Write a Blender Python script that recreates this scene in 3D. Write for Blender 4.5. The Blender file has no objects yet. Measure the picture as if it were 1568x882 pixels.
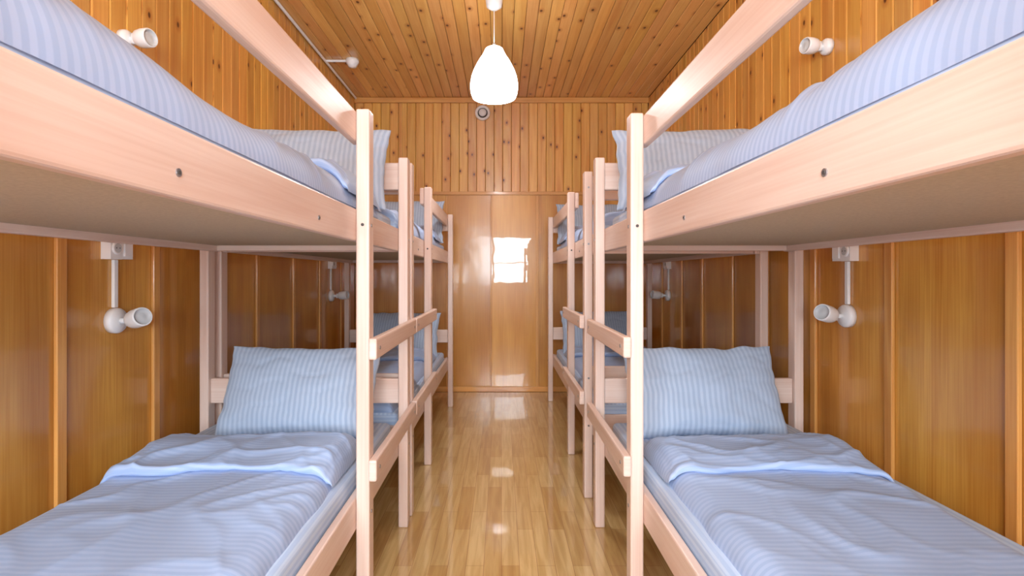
import bpy, math, random
from mathutils import Vector, Matrix, noise
random.seed(7)
R = random.Random(11)

def lin(r,g,b):
    f=lambda c:(c/255/12.92) if c/255<=0.04045 else ((c/255+0.055)/1.055)**2.4
    return (f(r),f(g),f(b),1)

# ------------------------------------------------------------------ materials
def newmat(name):
    m=bpy.data.materials.new(name); m.use_nodes=True
    nt=m.node_tree; b=nt.nodes['Principled BSDF']
    return m,nt,b
def N(nt,t,**k):
    n=nt.nodes.new(t)
    for a,v in k.items(): setattr(n,a,v)
    return n
def math_(nt,op,a,b=None,clamp=False):
    n=N(nt,'ShaderNodeMath',operation=op); n.use_clamp=clamp
    for i,x in enumerate((a,b)):
        if x is None: continue
        if isinstance(x,(int,float)): n.inputs[i].default_value=x
        else: nt.links.new(x,n.inputs[i])
    return n.outputs[0]
def mixc(nt,fac,a,b,blend='MIX'):
    n=N(nt,'ShaderNodeMix',data_type='RGBA',blend_type=blend)
    for s,x in ((0,fac),(6,a),(7,b)):
        if isinstance(x,(int,float)): n.inputs[s].default_value=x
        elif isinstance(x,tuple): n.inputs[s].default_value=x
        else: nt.links.new(x,n.inputs[s])
    return n.outputs[2]
def smooth(nt,x,a,b,c=0,d=1):
    n=N(nt,'ShaderNodeMapRange',interpolation_type='SMOOTHSTEP')
    nt.links.new(x,n.inputs[0])
    for i,v in enumerate((a,b,c,d)): n.inputs[i+1].default_value=v
    return n.outputs[0]

def wood(name,light,dark,knot=None,ring=6,su=0.9,sv=9,rough=.4,coat=0,coatr=.1,knotscale=6.0,fine=.4,bump=.05,wavy=0.0,knot_t=.09,prob=.62,blotch=0.0):
    m,nt,b=newmat(name)
    uv=N(nt,'ShaderNodeUVMap',uv_map='UVMap').outputs[0]
    def mapped(a,c):
        mp=N(nt,'ShaderNodeMapping'); mp.inputs['Scale'].default_value=(a,c,1)
        nt.links.new(uv,mp.inputs[0]); return mp.outputs[0]
    n1=N(nt,'ShaderNodeTexNoise'); nt.links.new(mapped(su,sv),n1.inputs[0])
    n1.inputs['Scale'].default_value=1; n1.inputs['Detail'].default_value=2
    rings=math_(nt,'PINGPONG',math_(nt,'MULTIPLY',n1.outputs[0],ring*2.0),1.0)
    n2=N(nt,'ShaderNodeTexNoise'); nt.links.new(mapped(3,150),n2.inputs[0])
    n2.inputs['Scale'].default_value=1; n2.inputs['Detail'].default_value=3
    f2=smooth(nt,n2.outputs[0],.3,.7)
    fac=math_(nt,'ADD',math_(nt,'MULTIPLY',rings,1-fine),math_(nt,'MULTIPLY',f2,fine))
    col=mixc(nt,fac,dark,light)
    if blotch:
        n3=N(nt,'ShaderNodeTexNoise'); nt.links.new(mapped(1.2,2.6),n3.inputs[0]); n3.inputs['Scale'].default_value=1; n3.inputs['Detail'].default_value=3
        f3=smooth(nt,n3.outputs[0],.35,.7,0,blotch)
        col=mixc(nt,f3,col,(dark[0]*.72,dark[1]*.62,dark[2]*.5,1))
    if knot:
        v=N(nt,'ShaderNodeTexVoronoi'); v.voronoi_dimensions='2D'; nt.links.new(mapped(knotscale,knotscale*1.6),v.inputs['Vector'])
        v.inputs['Scale'].default_value=1
        sep=N(nt,'ShaderNodeSeparateColor'); nt.links.new(v.outputs['Color'],sep.inputs[0])
        has=math_(nt,'GREATER_THAN',sep.outputs[0],prob)
        k=smooth(nt,v.outputs['Distance'],knot_t*.45,knot_t,1,0)
        halo=smooth(nt,v.outputs['Distance'],knot_t,knot_t*2.6,.7,0)
        col=mixc(nt,math_(nt,'MULTIPLY',halo,has),col,(dark[0]*.85,dark[1]*.75,dark[2]*.7,1))
        col=mixc(nt,math_(nt,'MULTIPLY',k,has),col,knot)
    at=N(nt,'ShaderNodeAttribute',attribute_name='tone')
    col=mixc(nt,1.0,col,at.outputs['Color'],'MULTIPLY')
    nt.links.new(col,b.inputs['Base Color'])
    b.inputs['Roughness'].default_value=rough
    b.inputs['Coat Weight'].default_value=coat; b.inputs['Coat Roughness'].default_value=coatr
    bm=N(nt,'ShaderNodeBump'); bm.inputs['Strength'].default_value=bump; bm.inputs['Distance'].default_value=.002
    nt.links.new(fac,bm.inputs['Height']); nt.links.new(bm.outputs[0],b.inputs['Normal'])
    if wavy>0:
        w=N(nt,'ShaderNodeTexNoise'); nt.links.new(mapped(5,5),w.inputs[0]); w.inputs['Scale'].default_value=1
        b2=N(nt,'ShaderNodeBump'); b2.inputs['Strength'].default_value=wavy; b2.inputs['Distance'].default_value=.01
        nt.links.new(w.outputs[0],b2.inputs['Height']); nt.links.new(b2.outputs[0],b.inputs['Coat Normal'])
    return m

M_pine   = wood('pine_planks',lin(240,186,100),lin(216,146,64),knot=lin(98,46,14),ring=3,sv=12,rough=.36,coat=.5,coatr=.2,knotscale=5.5)
M_ceil   = wood('pine_ceiling',lin(244,194,118),lin(222,158,84),knot=lin(98,46,14),ring=3,sv=12,rough=.33,coat=.5,coatr=.18,knotscale=4.6)
M_ply    = wood('varnished_plywood',lin(230,174,82),lin(198,130,48),ring=4,su=.5,sv=3.6,rough=.35,coat=.8,coatr=.10,fine=.5,wavy=.14,blotch=.6)
M_plyg   = wood('glossy_plywood',lin(234,174,80),lin(208,142,54),ring=3,su=.5,sv=3.2,rough=.3,coat=1,coatr=.02,fine=.45,wavy=.05,blotch=.3)
M_plyw   = wood('uneven_glossy_plywood',lin(230,170,78),lin(204,136,50),ring=3,su=.5,sv=3.2,rough=.3,coat=.7,coatr=.13,fine=.45,wavy=.22,blotch=.4)
M_trimw  = wood('trim_wood',lin(230,172,96),lin(202,132,62),ring=3,rough=.4,coat=.4)
M_bed    = wood('bed_birch',lin(235,213,202),lin(217,184,168),ring=3,su=.7,sv=7,rough=.42,coat=.15,coatr=.3,fine=.35)
M_mdf,nt,b=newmat('fibreboard'); 
n=N(nt,'ShaderNodeTexNoise'); n.inputs['Scale'].default_value=160; n.inputs['Detail'].default_value=4
tc=N(nt,'ShaderNodeTexCoord'); nt.links.new(tc.outputs['Object'],n.inputs[0])
nt.links.new(mixc(nt,n.outputs[0],lin(176,160,134),lin(214,198,170)),b.inputs['Base Color']); b.inputs['Roughness'].default_value=.8

def plain(name,col,rough=.5,metal=0,emis=None,es=0):
    m,nt,b=newmat(name); b.inputs['Base Color'].default_value=col
    n=N(nt,'ShaderNodeTexNoise'); n.inputs['Scale'].default_value=30
    nt.links.new(smooth(nt,n.outputs[0],.2,.8,max(rough-.04,0),rough+.04),b.inputs['Roughness'])
    b.inputs['Metallic'].default_value=metal
    if emis: b.inputs['Emission Color'].default_value=emis; b.inputs['Emission Strength'].default_value=es
    return m
M_white=plain('white_plastic',lin(246,247,249),.35)
M_dark=plain('dark_hole',lin(70,66,64),.6)
M_groove=plain('dark_groove_backing',lin(92,50,22),.7)
M_steel=plain('steel_bolt',lin(165,165,170),.3,.9)
M_shade=plain('opal_shade',lin(250,250,248),.4,0,(.97,.98,1,1),8.0)
M_fill=plain('added_fill_glow',lin(250,250,248),.4,0,(.92,.965,1,1),30.0)  # glowing disc of the added fill lamp behind the camera
M_lens=plain('lamp_lens',lin(205,210,214),.15)
M_frame=plain('window_white_frame',lin(235,235,232),.4)

M_glass=bpy.data.materials.new('window_glass'); M_glass.use_nodes=True
nt=M_glass.node_tree; nt.nodes.remove(nt.nodes['Principled BSDF'])
g=N(nt,'ShaderNodeBsdfGlossy'); g.inputs['Roughness'].default_value=.02
t=N(nt,'ShaderNodeBsdfTransparent'); mx=N(nt,'ShaderNodeMixShader'); mx.inputs[0].default_value=.06
nt.links.new(t.outputs[0],mx.inputs[1]); nt.links.new(g.outputs[0],mx.inputs[2]); nt.links.new(mx.outputs[0],nt.nodes['Material Output'].inputs[0])

def fabric(name,c1,c2,axis,period,bump=.2):
    m,nt,b=newmat(name)
    uv=N(nt,'ShaderNodeUVMap',uv_map='UVMap').outputs[0]
    sp=N(nt,'ShaderNodeSeparateXYZ'); nt.links.new(uv,sp.inputs[0])
    x=sp.outputs[axis]
    s=math_(nt,'SINE',math_(nt,'MULTIPLY',x,2*math.pi/period))
    f=smooth(nt,s,-.35,.35)
    col=mixc(nt,f,c1,c2)
    nt.links.new(col,b.inputs['Base Color'])
    nt.links.new(smooth(nt,s,-.35,.35,.8,.6),b.inputs['Roughness'])
    b.inputs['Sheen Weight'].default_value=.08
    w=N(nt,'ShaderNodeTexNoise'); w.inputs['Scale'].default_value=9; w.inputs['Detail'].default_value=3
    nt.links.new(uv,w.inputs[0])
    bm=N(nt,'ShaderNodeBump'); bm.inputs['Strength'].default_value=bump; bm.inputs['Distance'].default_value=.012
    nt.links.new(w.outputs[0],bm.inputs['Height']); nt.links.new(bm.outputs[0],b.inputs['Normal'])
    return m
M_duvet=fabric('striped_duvet_cloth',lin(158,182,222),lin(171,193,230),1,.019,.15)
M_pillow=fabric('striped_pillow_cloth',lin(162,182,210),lin(180,198,222),0,.021,.12)
M_sheet=fabric('striped_sheet_cloth',lin(176,200,234),lin(194,214,242),1,.02)

# floor laminate
M_floor,nt,b=newmat('oak_laminate')
tc=N(nt,'ShaderNodeTexCoord'); mp=N(nt,'ShaderNodeMapping'); mp.inputs['Rotation'].default_value=(0,0,math.radians(90))
nt.links.new(tc.outputs['Object'],mp.inputs[0])
br=N(nt,'ShaderNodeTexBrick'); br.offset=.37; br.offset_frequency=2
nt.links.new(mp.outputs[0],br.inputs[0]); br.inputs['Scale'].default_value=1
br.inputs['Brick Width'].default_value=.46; br.inputs['Row Height'].default_value=.068; br.inputs['Mortar Size'].default_value=.0009
br.inputs['Color1'].default_value=lin(226,200,144); br.inputs['Color2'].default_value=lin(200,164,104); br.inputs['Mortar'].default_value=lin(164,120,70)
mp2=N(nt,'ShaderNodeMapping'); mp2.inputs['Scale'].default_value=(45,3,1); nt.links.new(tc.outputs['Object'],mp2.inputs[0])
nn=N(nt,'ShaderNodeTexNoise'); nn.inputs['Scale'].default_value=1; nn.inputs['Detail'].default_value=5; nn.inputs['Distortion'].default_value=.6
nt.links.new(mp2.outputs[0],nn.inputs[0])
gr=smooth(nt,nn.outputs[0],.3,.7,0,1)
col=mixc(nt,1.0,br.outputs[0],mixc(nt,gr,lin(226,214,196),lin(255,255,255)),'MULTIPLY')
nt.links.new(col,b.inputs['Base Color']); b.inputs['Roughness'].default_value=.28
b.inputs['Coat Weight'].default_value=1; b.inputs['Coat Roughness'].default_value=.025; b.inputs['Coat IOR'].default_value=1.6

# ------------------------------------------------------------------ mesh builder
class MB:
    def __init__(s): s.v=[];s.f=[];s.uv=[];s.t=[];s.mi=[];s.mats=[]
    def mat(s,m):
        if m not in s.mats: s.mats.append(m)
        return s.mats.index(m)
    def box(s,x0,x1,y0,y1,z0,z1,m,tone=None,grain=None):
        x0,x1=sorted((x0,x1));y0,y1=sorted((y0,y1));z0,z1=sorted((z0,z1))
        i=len(s.v); d=(x1-x0,y1-y0,z1-z0)
        L=grain if grain is not None else d.index(max(d))
        P=[(x0,y0,z0),(x1,y0,z0),(x1,y1,z0),(x0,y1,z0),(x0,y0,z1),(x1,y0,z1),(x1,y1,z1),(x0,y1,z1)]
        s.v+=P
        t=tone if tone is not None else R.uniform(.93,1.05)
        if not isinstance(t,tuple): t=(t,t,t)
        s.t+=[t]*8
        ou,ov=R.uniform(0,50),R.uniform(0,50); k=s.mat(m)
        for q,ax in (((0,3,2,1),2),((4,5,6,7),2),((0,1,5,4),1),((2,3,7,6),1),((1,2,6,5),0),((3,0,4,7),0)):
            s.f.append([i+a for a in q]); s.mi.append(k)
            tang=[a for a in (0,1,2) if a!=ax]
            if L in tang: ua=L; va=[a for a in tang if a!=L][0]
            else: ua,va=tang
            s.uv+=[(P[a][ua]+ou,P[a][va]+ov+ax*.37) for a in q]
    def cyl(s,p0,p1,r0,r1,m,n=20,cap=True):
        p0=Vector(p0);p1=Vector(p1);a=(p1-p0).normalized()
        u=a.orthogonal().normalized();w=a.cross(u); i=len(s.v);k=s.mat(m)
        for p,r in ((p0,r0),(p1,r1)):
            for j in range(n):
                th=2*math.pi*j/n; s.v.append(tuple(p+u*r*math.cos(th)+w*r*math.sin(th)))
        s.t+=[(1,1,1)]*(2*n)
        for j in range(n):
            j2=(j+1)%n; s.f.append([i+j,i+j2,i+n+j2,i+n+j]); s.mi.append(k); s.uv+=[(0,0)]*4
        if cap:
            s.f.append([i+j for j in range(n)][::-1]); s.f.append([i+n+j for j in range(n)])
            s.mi+=[k,k]; s.uv+=[(0,0)]*(2*n)
    def lathe(s,c,prof,m,n=40,axis=Vector((0,0,1))):
        axis=axis.normalized(); u=axis.orthogonal().normalized(); w=axis.cross(u); c=Vector(c); i=len(s.v);k=s.mat(m)
        for r,h in prof:
            for j in range(n):
                th=2*math.pi*j/n; s.v.append(tuple(c+axis*h+u*r*math.cos(th)+w*r*math.sin(th)))
        s.t+=[(1,1,1)]*(n*len(prof))
        for q in range(len(prof)-1):
            for j in range(n):
                j2=(j+1)%n; s.f.append([i+q*n+j,i+q*n+j2,i+(q+1)*n+j2,i+(q+1)*n+j]); s.mi.append(k); s.uv+=[(0,0)]*4
    def build(s,name,bevel=0,seg=2,smoothf=False,parent=None):
        me=bpy.data.meshes.new(name); me.from_pydata(s.v,[],s.f)
        for m in s.mats: me.materials.append(m)
        me.polygons.foreach_set('material_index',s.mi)
        ul=me.uv_layers.new(name='UVMap'); ul.data.foreach_set('uv',[c for p in s.uv for c in p])
        ca=me.color_attributes.new('tone','FLOAT_COLOR','POINT'); ca.data.foreach_set('color',[c for t in s.t for c in (*t,1)])
        me.update()
        ob=bpy.data.objects.new(name,me); bpy.context.collection.objects.link(ob)
        if bevel:
            b=ob.modifiers.new('Bevel','BEVEL'); b.width=bevel; b.segments=seg; b.limit_method='ANGLE'; b.angle_limit=math.radians(50)
        if smoothf:
            for p in me.polygons: p.use_smooth=True
            try:
                bpy.context.view_layer.objects.active=ob; ob.select_set(True)
                bpy.ops.object.shade_auto_smooth(angle=math.radians(40)); ob.select_set(False)
            except Exception as e: print(e)
        if parent: put(ob,parent)
        return ob
def put(ob,parent):
    ob.parent=parent; ob.matrix_parent_inverse=Matrix.Translation(-Vector(parent.location))
def empty(name,loc):
    e=bpy.data.objects.new(name,None); e.location=loc; e.empty_display_size=.1
    bpy.context.collection.objects.link(e); return e

# ------------------------------------------------------------------ room
W=1.40; YB=-1.0; YE=5.05; H=2.80; ZT=1.89
def tone_w(a=.80,b=1.06):
    t=R.uniform(a,b); return (t,t*R.uniform(.91,1.03),t*R.uniform(.82,1.04))
fl=MB(); fl.box(-W-.1,W+.1,YB-.1,YE+.1,-.1,0,M_floor); fl.build('floor')

c=MB(); c.box(-W-.1,W+.1,YB-.1,YE+.1,H+.012,H+.12,M_groove)
x=-W
while x<W-.001:
    x2=min(x+.078,W); c.box(x+.0012,x2-.0012,YB,YE,H,H+.014,M_ceil,tone=tone_w(.84,1.06)); x=x2
c.build('ceiling',bevel=.004,seg=1)

def side_wall(name,s,batt):
    m=MB(); m.box(s*(W+.014),s*(W+.12),YB-.1,YE+.1,-.05,H+.05,M_groove)
    y=YB
    while y<YE-.001:
        y2=min(y+.085,YE); m.box(s*W,s*(W+.016),y+.0014,y2-.0014,ZT,H+.002,M_pine,tone=tone_w()); y=y2
    b=[YB]+batt+[YE]
    for a,d in zip(b[:-1],b[1:]):
        t=R.uniform(.78,1.08)
        m.box(s*W,s*(W+.016),a+.0005,d-.0005,0,ZT,M_ply,tone=(t,t*R.uniform(.95,1.04),t*R.uniform(.9,1.1)),grain=2)
    m.build(name,bevel=.0045,seg=1)
    for i,yb in enumerate(batt):
        t=MB(); t.box(s*(W-.014),s*(W-.0005),yb-.019,yb+.019,0.001,ZT-.02,M_trimw); t.build('trim_batten',bevel=.003)
    t=MB(); t.box(s*(W-.016),s*(W-.0005),YB,YE-.02,ZT-.018,ZT+.018,M_trimw); t.build('trim_rail',bevel=.003)
    t=MB(); t.box(s*(W-.02),s*(W-.0005),YB,YE-.02,.001,.055,M_trimw); t.build('baseboard_'+('left' if s<0 else 'right'),bevel=.004)
side_wall('wall_left',-1,[-.4,.2,.75,1.22,1.67,2.13,2.55,3.02,3.55,4.06,4.6])
side_wall('wall_right',1,[-.4,.2,.6,1.02,1.44,1.90,2.36,2.78,3.20,3.68,4.1,4.6])

m=MB(); m.box(-W-.1,W+.1,YE+.014,YE+.12,-.05,H+.05,M_groove)
x=-W
while x<W-.001:
    x2=min(x+.083,W); m.box(x+.0012,x2-.0012,YE,YE+.016,ZT,H+.002,M_pine,tone=tone_w(.84,1.05)); x=x2
ex=[-W,-.98,-.52,-.10,.34,.80,W]
for i,(a,d) in enumerate(zip(ex[:-1],ex[1:])):
    mm={3:M_plyg,2:M_plyw}.get(i,M_ply)
    m.box(a+.0008,d-.0008,YE-(.004 if i==3 else 0),YE+.016,0,ZT,mm,tone=(1.03 if i==3 else R.uniform(.94,1.0)),grain=2)
m.build('wall_far',bevel=.004,seg=1)
for xx in (.34,-.10,-.52,.80,-.98):
    t=MB(); w=.014 if xx==.34 else .008; t.box(xx-w,xx+w,YE-.014,YE-.0045,.001,ZT-.02,M_trimw); t.build('trim_batten',bevel=.002)
for xx in (-.96,.49):
    t=MB(); t.box(xx-.012,xx+.012,YE-.012,YE-.0005,ZT+.02,H-.052,M_trimw); t.build('trim_batten',bevel=.002)
t=MB(); t.box(-W,W,YE-.018,YE-.0005,ZT-.016,ZT+.016,M_trimw); t.build('trim_rail',bevel=.003)
t=MB(); t.box(-W,W,YE-.03,YE-.0005,H-.05,H-.001,M_trimw); t.build('trim_cornice',bevel=.006)
t=MB(); t.box(-W,W,YE-.022,YE-.005,.001,.05,M_trimw,tone=1.1); t.build('baseboard_far',bevel=.004)
# wall behind the camera, with the window that lights the room
wx0,wx1,wz0,wz1=-1.05,.70,.92,1.96
m=MB()
m.box(-W-.1,wx0,YB-.12,YB,-.05,H+.05,M_ply,tone=1.,grain=2); m.box(wx1,W+.1,YB-.12,YB,-.05,H+.05,M_ply,tone=1.,grain=2)
m.box(wx0,wx1,YB-.12,YB,-.05,wz0,M_ply,tone=1.,grain=2); m.box(wx0,wx1,YB-.12,YB,wz1,H+.05,M_pine,tone=1.,grain=2)
m.build('wall_near')
m=MB()
for a in ((wx0,wx0+.05,wz0,wz1),(wx1-.05,wx1,wz0,wz1),(wx0+.05,wx1-.05,wz0,wz0+.05),(wx0+.05,wx1-.05,wz1-.05,wz1),(-.2,-.15,wz0+.05,wz1-.05),(wx0+.05,wx1-.05,1.37,1.39)):
    m.box(a[0],a[1],YB-.08,YB-.03,a[2],a[3],M_frame)
m.box(wx0+.04,wx1-.04,YB-.058,YB-.052,wz0+.04,wz1-.04,M_glass)
m.build('window_1',bevel=.003)

# ------------------------------------------------------------------ bunk bed
def bunk(s,ys,ye,ym,far):
    e=empty('bunk_bed',(s*.86,(ys+ye)/2,0))
    m=MB(); B=M_bed; D=.058
    for y in (ys,ye-D): 
        m.box(s*.41,s*.452,y,y+D,0.0,1.62,B); m.box(s*1.282,s*1.322,y,y+D,0.0,1.62,B)
    m.box(s*.41,s*.452,ym,ym+D,0.0,1.62,B)
    m.build('posts',bevel=.006,seg=3,parent=e)
    m=MB()
    for z0,z1 in ((.31,.41),(1.21,1.31)):
        m.box(s*.4525,s*.477,ys+.002,ye-.002,z0,z1,B); m.box(s*1.257,s*1.2815,ys+.002,ye-.002,z0,z1,B)
        for y in (ys+.016,ye-.042): m.box(s*.4775,s*1.2565,y,y+.026,z0+.002,z1-.002,B)
    m.build('rails',bevel=.005,seg=2,parent=e)
    m=MB()
    for z0,z1 in ((.54,.65),(1.48,1.60)):
        for y in (ys+.016,ye-.042): m.box(s*.452,s*1.282,y,y+.026,z0,z1,B)
    m.build('end_boards',bevel=.006,seg=2,parent=e)
    m=MB()
    a,b_=(ys+.06,ym+D) if far else (ym,ye-.06)
    m.box(s*.4525,s*.477,a,b_,1.52,1.615,B); m.build('guard_board',bevel=.006,parent=e)
    m=MB()
    a,b_=(ym,ye) if far else (ys,ym+D)
    for zc in (.875,.50): m.box(s*.384,s*.4098,a-.015,b_+.015,zc-.033,zc+.033,B)
    m.build('ladder_rungs',bevel=.006,parent=e)
    m=MB()
    for zc in (.335,1.235): m.box(s*.4775,s*1.2565,ys+.043,ye-.043,zc,zc+.012,M_mdf)
    m.build('mattress_boards',parent=e)
    m=MB()
    for zc in (.875,.50):
        for yy in (a+.03,b_-.03): m.cyl((s*.3845,yy,zc),(s*.382,yy,zc),.006,.006,M_steel,12)
    for yy in (ys+.45,ys+1.02):
        for zc in (1.245,): m.cyl((s*.453,yy,zc),(s*.4505,yy,zc),.006,.006,M_steel,14); m.cyl((s*.451,yy,zc),(s*.4497,yy,zc),.003,.003,M_dark,10)
    for yy in (ys+.029,ye-.029,ym+.029):
        for zc in (1.26,.36): m.cyl((s*.4105,yy,zc),(s*.4085,yy,zc),.006,.006,M_steel,12)
    for zc in (1.26,.36,1.54,.595):
        m.cyl((s*.431,ys+.001,zc),(s*.431,ys-.002,zc),.005,.005,M_steel,12)
    m.cyl((s*.431,ym+.001,1.26),(s*.431,ym-.002,1.26),.005,.005,M_dark,12)
    m.build('bolts',parent=e)

# ------------------------------------------------------------------ bedding
def nz(x,y,z): return noise.noise(Vector((x,y,z)))
def prof(d,r):
    if d>=r: return 1
    q=1-max(d,0)/r; return math.sqrt(max(0,1-q*q))
def grid_obj(name,pts,uvs,nx,ny,mat,extra=None):
    me=bpy.data.meshes.new(name)
    f=[]
    for j in range(ny-1):
        for i in range(nx-1):
            f.append((j*nx+i,j*nx+i+1,(j+1)*nx+i+1,(j+1)*nx+i))
    vs=list(pts); us=list(uvs)
    if extra:
        (p2,u2,nx2,ny2)=extra; o=len(vs); vs+=p2; us+=u2
        for j in range(ny2-1):
            for i in range(nx2-1):
                f.append((o+j*nx2+i,o+j*nx2+i+1,o+(j+1)*nx2+i+1,o+(j+1)*nx2+i))
    me.from_pydata(vs,[],f); me.materials.append(mat)
    ul=me.uv_layers.new(name='UVMap')
    for l in me.loops: ul.data[l.index].uv=us[l.vertex_index]
    for p in me.polygons: p.use_smooth=True
    me.update()
    ob=bpy.data.objects.new(name,me); bpy.context.collection.objects.link(ob)
    return ob
def cosp(t): return .5-.5*math.cos(math.pi*t)
def ridge(x,y,z,th):
    c=1-abs(nz(x,y,z)); return max(0,c-th)/(1-th)
def duvet(s,x0,x1,y0,y1,zb,th,seed,fold=(0,0),lump=None,amp=1.0,rx=.075,wob=1.0,bandw=.01,rump=1.0):
    sd=seed*7.3
    nx,ny=110,220
    def Hh(x,y):
        d=min(x-x0,x1-x); dy=min(y-y0,y1-y)
        p=prof(d,rx)*prof(dy,.05)
        big=.5*nz(x*2.2+sd,y*1.8,sd)+.25*nz(x*5,y*4+sd,sd)
        wx=x+.12*nz(x*3,y*3,sd+9); wy=y+.12*nz(x*3,y*3,sd+19)
        cr=ridge(wx*2.2+wy*1.3+sd,wy*2.0-wx*1.6,sd*1.3,.84)
        cr2=ridge(wx*5-wy*2,wy*2.2+wx*3+sd,sd*.7,.82)
        cr3=ridge(wx*3+wy*5,wy*1.5-wx*2+sd,sd*.4+3,.86)
        near=max(0,1-abs(y-(fold[0]-.12))/.35)   # more rumpling just below the fold
        h=th*p + p*amp*(.018*big+rump*(.010*cr**1.8+.005*cr2**1.8+(.002+.010*near)*cr3**1.6))
        if lump: h+=p*lump(x,y)
        return h
    P=[];U=[]
    for j in range(ny):
        ty=cosp(j/(ny-1)); y=y0+(y1-y0)*ty
        for i in range(nx):
            tx=cosp(i/(nx-1)); x=x0+(x1-x0)*tx
            e=wob*(.016*nz(y*3+sd,1.7,sd)+.007*nz(y*9,3.1,sd))
            xx=x+e*(1-tx)**2+.02*nz(y*2.5,9.2,sd)*tx**2
            yy=y+.015*nz(x*4,sd,2.2)*(1-ty)**4
            P.append((s*xx,yy,zb+max(0,Hh(x,y)))); U.append((x+sd,y+.012*nz(x*2,y*2,sd)+.08*(x-.8)*nz(sd,1,1)))
    ex=None
    if fold[1]>fold[0]:
        f0,f1=fold; n2=110;m2=56; P2=[];U2=[]
        for j in range(m2):
            t=j/(m2-1)
            for i in range(n2):
                tx=cosp(i/(n2-1)); fx0,fx1=x0-.006,x1-bandw; x=fx0+(fx1-fx0)*tx
                fr=f0+.05*nz(x*3.0,sd,5)+.014*nz(x*8,sd,6)+.06*(x-x0)/(x1-x0)*nz(sd,2,3)
                bk=f1+.02*nz(x*4,sd,8)
                L=bk-fr; th2=max(.014,.024+.018*nz(x*3.2,7,sd)+.004*nz(x*8,3,sd))
                if t<.2:
                    a=-math.pi/2+ (t/.2)*math.pi
                    yy=fr+th2/2-math.cos(a)*th2/2; dz=th2/2+math.sin(a)*th2/2
                    arc=t/.2*math.pi*th2/2
                else:
                    q=(t-.2)/.8; yy=fr+th2/2+(L-th2/2)*q; arc=math.pi*th2/2+L*q
                    dz=(th2+.018*math.sin(q*math.pi))*prof((1-q)*L,.05)
                cr=ridge(x*3+yy*3+sd,yy*6-x*2,sd,.8); cr2=ridge(x*6-yy*4,yy*5+x*4,sd+2,.8)
                xq=min(max(x,x0+.012),x1-.012)
                base=Hh(xq,min(yy,y1-.02))
                z=zb+base+dz+ (.009*cr**1.6+.003*cr2**1.6+.010*nz(x*5,yy*7,sd+4))*min(1,dz/.03)
                dd=prof(min(x-fx0,fx1-x),.03)
                z=zb+base+(z-zb-base)*max(dd,.0)-.012*(1-dd)
                P2.append((s*x,yy,z)); U2.append((x,fr*.8+arc+.03*nz(x*2,yy*2,sd)))
        ex=(P2,U2,n2,m2)
    return grid_obj('duvet',P,U,nx,ny,M_duvet,ex)
def pillow(s,xc,yc,zc,Wd,Ht,T,tilt,seed,rz=0):
    n=64; sd=seed*3.1
    def surf(sg):
        for j in range(n):
            v=2*cosp(j/(n-1))-1
            for i in range(n):
                u=2*cosp(i/(n-1))-1
                x=Wd/2*u*(1-.05*(1-v*v)*abs(u)); z=Ht/2*v*(1-.06*(1-u*u)*abs(v))
                t=T/2*(max(0,(1-u**2))*max(0,(1-v**2)))**.42
                t*=1-.18*v
                edge=(max(0,(1-u**2))*max(0,(1-v**2)))**.3
                cr=ridge(u*2.0+sd,v*2.0,sg*2.,.8)
                ga=.004*nz(u*14,sd,1)*abs(v)**3+.004*nz(v*12,sd,5)*abs(u)**3
                t+= (.010*nz(u*2.0+sd,v*2.0,sd*sg)+.002*nz(u*8,v*8+sd,sg)-.005*cr*cr+ga)*edge
                x+=.008*nz(v*4,sd,1)*abs(u); z+=.010*nz(u*4,sd,2)*abs(v)
                yield (x,-sg*t,z),(Wd/2*u+.006*nz(u,v,sd),z)
    A=list(surf(1)); Bk=list(surf(-1))
    Mx=Matrix.Rotation(rz,3,'Z')@Matrix.Rotation(-tilt,3,'X')
    tr=lambda p:tuple(Vector((s*xc,yc,zc))+Mx@Vector(p))
    return grid_obj('pillow',[tr(p) for p,_ in A],[u for _,u in A],n,n,M_pillow,([tr(p) for p,_ in Bk],[u for _,u in Bk],n,n))
def mattress(s,ys,ye,z0,z1):
    m=MB(); m.box(s*.484,s*1.253,ys+.045,ye-.045,z0,z1,M_sheet,grain=1)
    ob=m.build('mattress',bevel=.022,seg=5)
    for p in ob.data.polygons: p.use_smooth=True

beds=[(-1,.29,2.37,1.64,True,1),(1,.29,2.37,1.68,True,2),(-1,2.42,4.50,3.08,False,3),(1,2.62,4.70,3.26,False,4)]
for s,ys,ye,ym,far,sd in beds:
    bunk(s,ys,ye,ym,far)
    mattress(s,ys,ye,.347,.46); mattress(s,ys,ye,1.247,1.36)
    e=ye-2.37
    duvet(s,.508,1.195 if s<0 else 1.165,ys+.06,1.93+e,.445,.062,sd,(1.57+e,1.93+e),rx=.06,bandw=.0,amp=1.05,rump=.6)
    def lump(x,y,e=e): 
        t=min(1,max(0,(.95-y)/.25)); t=t*t*(3-2*t); return .02*t if e<1 else .0
    duvet(s,.480,1.25,ys+.05,2.06+e,1.325,.105,sd+10,(1.66+e,2.08+e),lump,amp=1.2,rx=.10,wob=.3,rump=.9)
    pillow(s,.825,2.17+e,.628,.64,.38,.16,math.radians(24),sd,rz=s*.03)
    pillow(s,.80,2.185+e,1.545,.66,.38,.14,math.radians(20),sd+20,rz=-s*.05)

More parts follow.
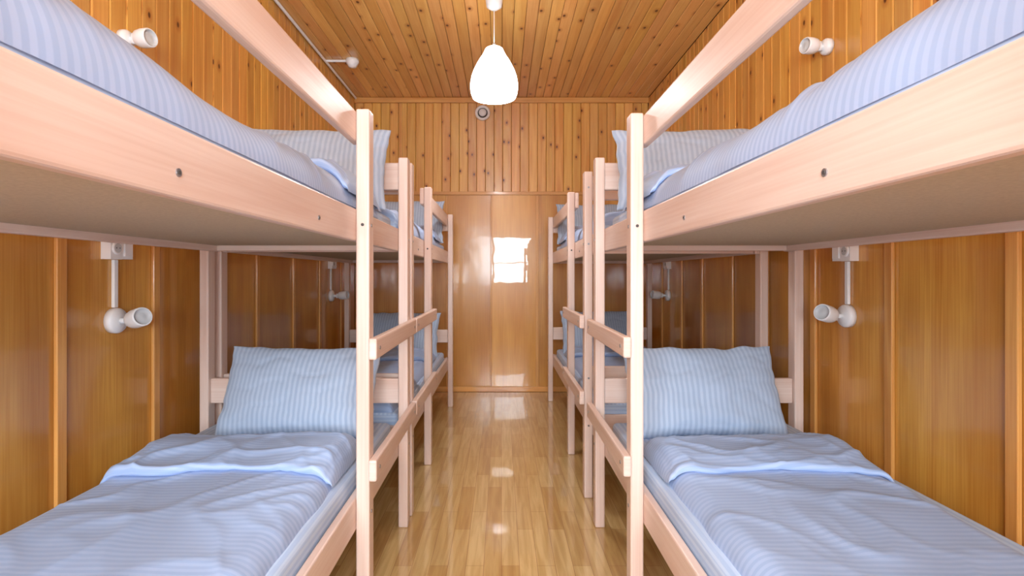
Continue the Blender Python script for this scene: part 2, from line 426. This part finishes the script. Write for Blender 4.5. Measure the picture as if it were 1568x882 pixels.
# ------------------------------------------------------------------ wall lamps
def wall_lamp(s,y,z,d,L=.078,arm=.05,rd=.046):
    m=MB(); xw=s*(W-.0005)
    ax=Vector((-s,0,0))
    m.lathe((xw,y,z),[(0,.0),(rd,0),(rd,.018),(rd-.005,.026),(.012,.030),(0,.030)],M_white,32,ax)
    d=Vector(d).normalized(); j=Vector((xw-s*arm,y,z))
    m.cyl((xw-s*.025,y,z),j,.010,.010,M_white,16)
    m.cyl(j+Vector((0,0,-.018)),j+Vector((0,0,.018)),.014,.014,M_white,18)
    c=j+d*.010
    m.lathe(tuple(c),[(0,0),(.022,.0),(.031,.010),(.034,.028),(.034,L-.006),(.031,L),(.028,L-.003)],M_white,36,d)
    m.lathe(tuple(c),[(.0285,L-.001),(.025,L-.010),(.012,L-.007),(0,L-.006)],M_lens,36,d)
    m.build('wall_lamp',smoothf=True)
def socket(s,y,z,lampz):
    m=MB(); xw=W-.0005
    m.box(s*xw,s*(xw-.035),y-.058,y-.002,z-.04,z+.04,M_white); m.box(s*xw,s*(xw-.033),y,y+.056,z-.038,z+.038,M_white)
    m.box(s*(xw-.033),s*(xw-.039),y+.008,y+.048,z-.028,z+.028,M_white)
    m.cyl((s*(xw-.034),y-.03,z),(s*(xw-.041),y-.03,z),.023,.021,M_white,24); 
    m.cyl((s*(xw-.041),y-.03,z),(s*(xw-.0415),y-.03,z),.017,.017,M_lens,24)
    for q in (-.008,.008): m.cyl((s*(xw-.0415),y-.03+q,z),(s*(xw-.0422),y-.03+q,z),.0025,.0025,M_dark,8)
    m.build('wall_socket',bevel=.003)
    m=MB(); m.box(s*xw,s*(xw-.012),y-.009,y+.011,lampz+.047,z-.041,M_white); m.build('cable_duct',bevel=.002)
for s,y in ((-1,1.905),(1,2.13),(-1,4.32),(1,4.42)):
    socket(s,y,1.20,.94)
    wall_lamp(s,y,.94,(-s,-.55,.25) if y<3 else (-s,-.2,.1),arm=.062)
    wall_lamp(s,y+(.05 if s<0 else .13),1.975 if s<0 else 2.08,(-s,-.2,.0),.060,arm=.045,rd=.034)

# ------------------------------------------------------------------ lamps
def pendant(x,y,power):
    e=empty('pendant_lamp',(x,y,H))
    m=MB(); m.lathe((x,y,H),[(0,0),(.05,0),(.052,-.03),(.046,-.07),(.02,-.088),(0,-.09)],M_white,32); 
    m.cyl((x,y,H-.08),(x,y,2.49),.003,.003,M_white,10)
    m.cyl((x,y,2.475),(x,y,2.505),.018,.010,M_white,20)
    m.build('canopy_and_cord',smoothf=True,parent=e)
    m=MB(); z=2.18
    pr=[(.017,.345),(.044,.343),(.053,.336),(.060,.318),(.072,.290),(.091,.258),(.108,.222),(.124,.185),(.136,.145),(.143,.10),(.144,.065),(.140,.03),(.130,0),(.127,.002),(.136,.032),(.139,.065),(.138,.10),(.131,.143),(.119,.182),(.103,.218),(.085,.253),(.064,.285),(.048,.315)]
    pr=[(r,h*.87) for r,h in pr]
    m.lathe((x,y,z),pr,M_shade,56); m.build('bell_shade',smoothf=True,parent=e)
    m=MB(); m.lathe((x,y,z+.07),[(0,0),(.03,.012),(.042,.04),(.042,.06),(.03,.10),(.018,.13),(.018,.2)],M_shade,24); m.build('bulb',smoothf=True,parent=e)
    l=bpy.data.lights.new('bulb_light','POINT'); l.energy=power; l.shadow_soft_size=.05; l.color=(.98,.985,1)
    o=bpy.data.objects.new('bulb_light',l); o.location=(x,y,z+.06); bpy.context.collection.objects.link(o); put(o,e)
pendant(-.045,3.2,24)
# added fill lamp, disc-shaped, brightening the near bunks (unseen, behind the camera)
e=empty('added_fill_light',(0,-.35,H))
m=MB(); m.lathe((0,-.35,H),[(0,0),(.24,0),(.24,-.02),(.225,-.024)],M_white,48); m.build('base',smoothf=True,parent=e)
m=MB(); m.lathe((0,-.35,H-.02),[(.226,0),(.22,-.02),(.19,-.04),(.12,-.055),(0,-.06)],M_fill,48); m.build('fill_glow',smoothf=True,parent=e)

# vent, smoke sensor, conduit
m=MB(); m.lathe((-.18,YE-.0005,2.655),[(0,0),(.072,0),(.072,.02),(.062,.03),(.05,.026),(.046,.012)],M_white,40,Vector((0,-1,0)))
m.lathe((-.18,YE-.0005,2.655),[(.046,.010),(0,.010)],M_dark,40,Vector((0,-1,0)))
m.lathe((-.18,YE-.0005,2.655),[(0,.036),(.034,.034),(.037,.026),(0,.02)],M_white,40,Vector((0,-1,0)))
m.build('air_vent',smoothf=True)
m=MB(); m.lathe((-1.17,4.15,H),[(0,0),(.05,0),(.05,-.02),(.044,-.035),(.036,-.045),(.03,-.06),(0,-.066)],M_white,32); m.build('smoke_detector',smoothf=True)
m=MB(); m.cyl((-W+.02,YB+.01,H-.014),(-W+.02,YE-.04,H-.014),.010,.010,M_white,12); m.cyl((-W+.02,4.15,H-.011),(-1.21,4.15,H-.011),.010,.010,M_white,12); m.build('cable_conduit')

# ------------------------------------------------------------------ daylight through window
l=bpy.data.lights.new('window_daylight','AREA'); l.shape='RECTANGLE'; l.size=wx1-wx0+.3; l.size_y=wz1-wz0+.3; l.energy=268; l.color=(.84,.93,1)
o=bpy.data.objects.new('window_daylight',l); o.location=((wx0+wx1)/2,YB-.25,(wz0+wz1)/2); o.rotation_euler=(math.radians(90),0,0)
bpy.context.collection.objects.link(o)
w=bpy.data.worlds.new('World'); bpy.context.scene.world=w; w.use_nodes=True
w.node_tree.nodes['Background'].inputs[0].default_value=(.75,.85,1,1); w.node_tree.nodes['Background'].inputs[1].default_value=1.5

# ------------------------------------------------------------------ camera
cam=bpy.data.cameras.new('Camera'); co=bpy.data.objects.new('Camera',cam); bpy.context.collection.objects.link(co)
co.location=(0,0,1.10); co.rotation_euler=(math.radians(90),0,0)
cam.sensor_width=36; cam.lens=18.6; cam.shift_x=.0102; cam.shift_y=-.0115; cam.clip_start=.02
bpy.context.scene.camera=co
vs=bpy.context.scene.view_settings; vs.view_transform='Standard'; vs.exposure=0.0
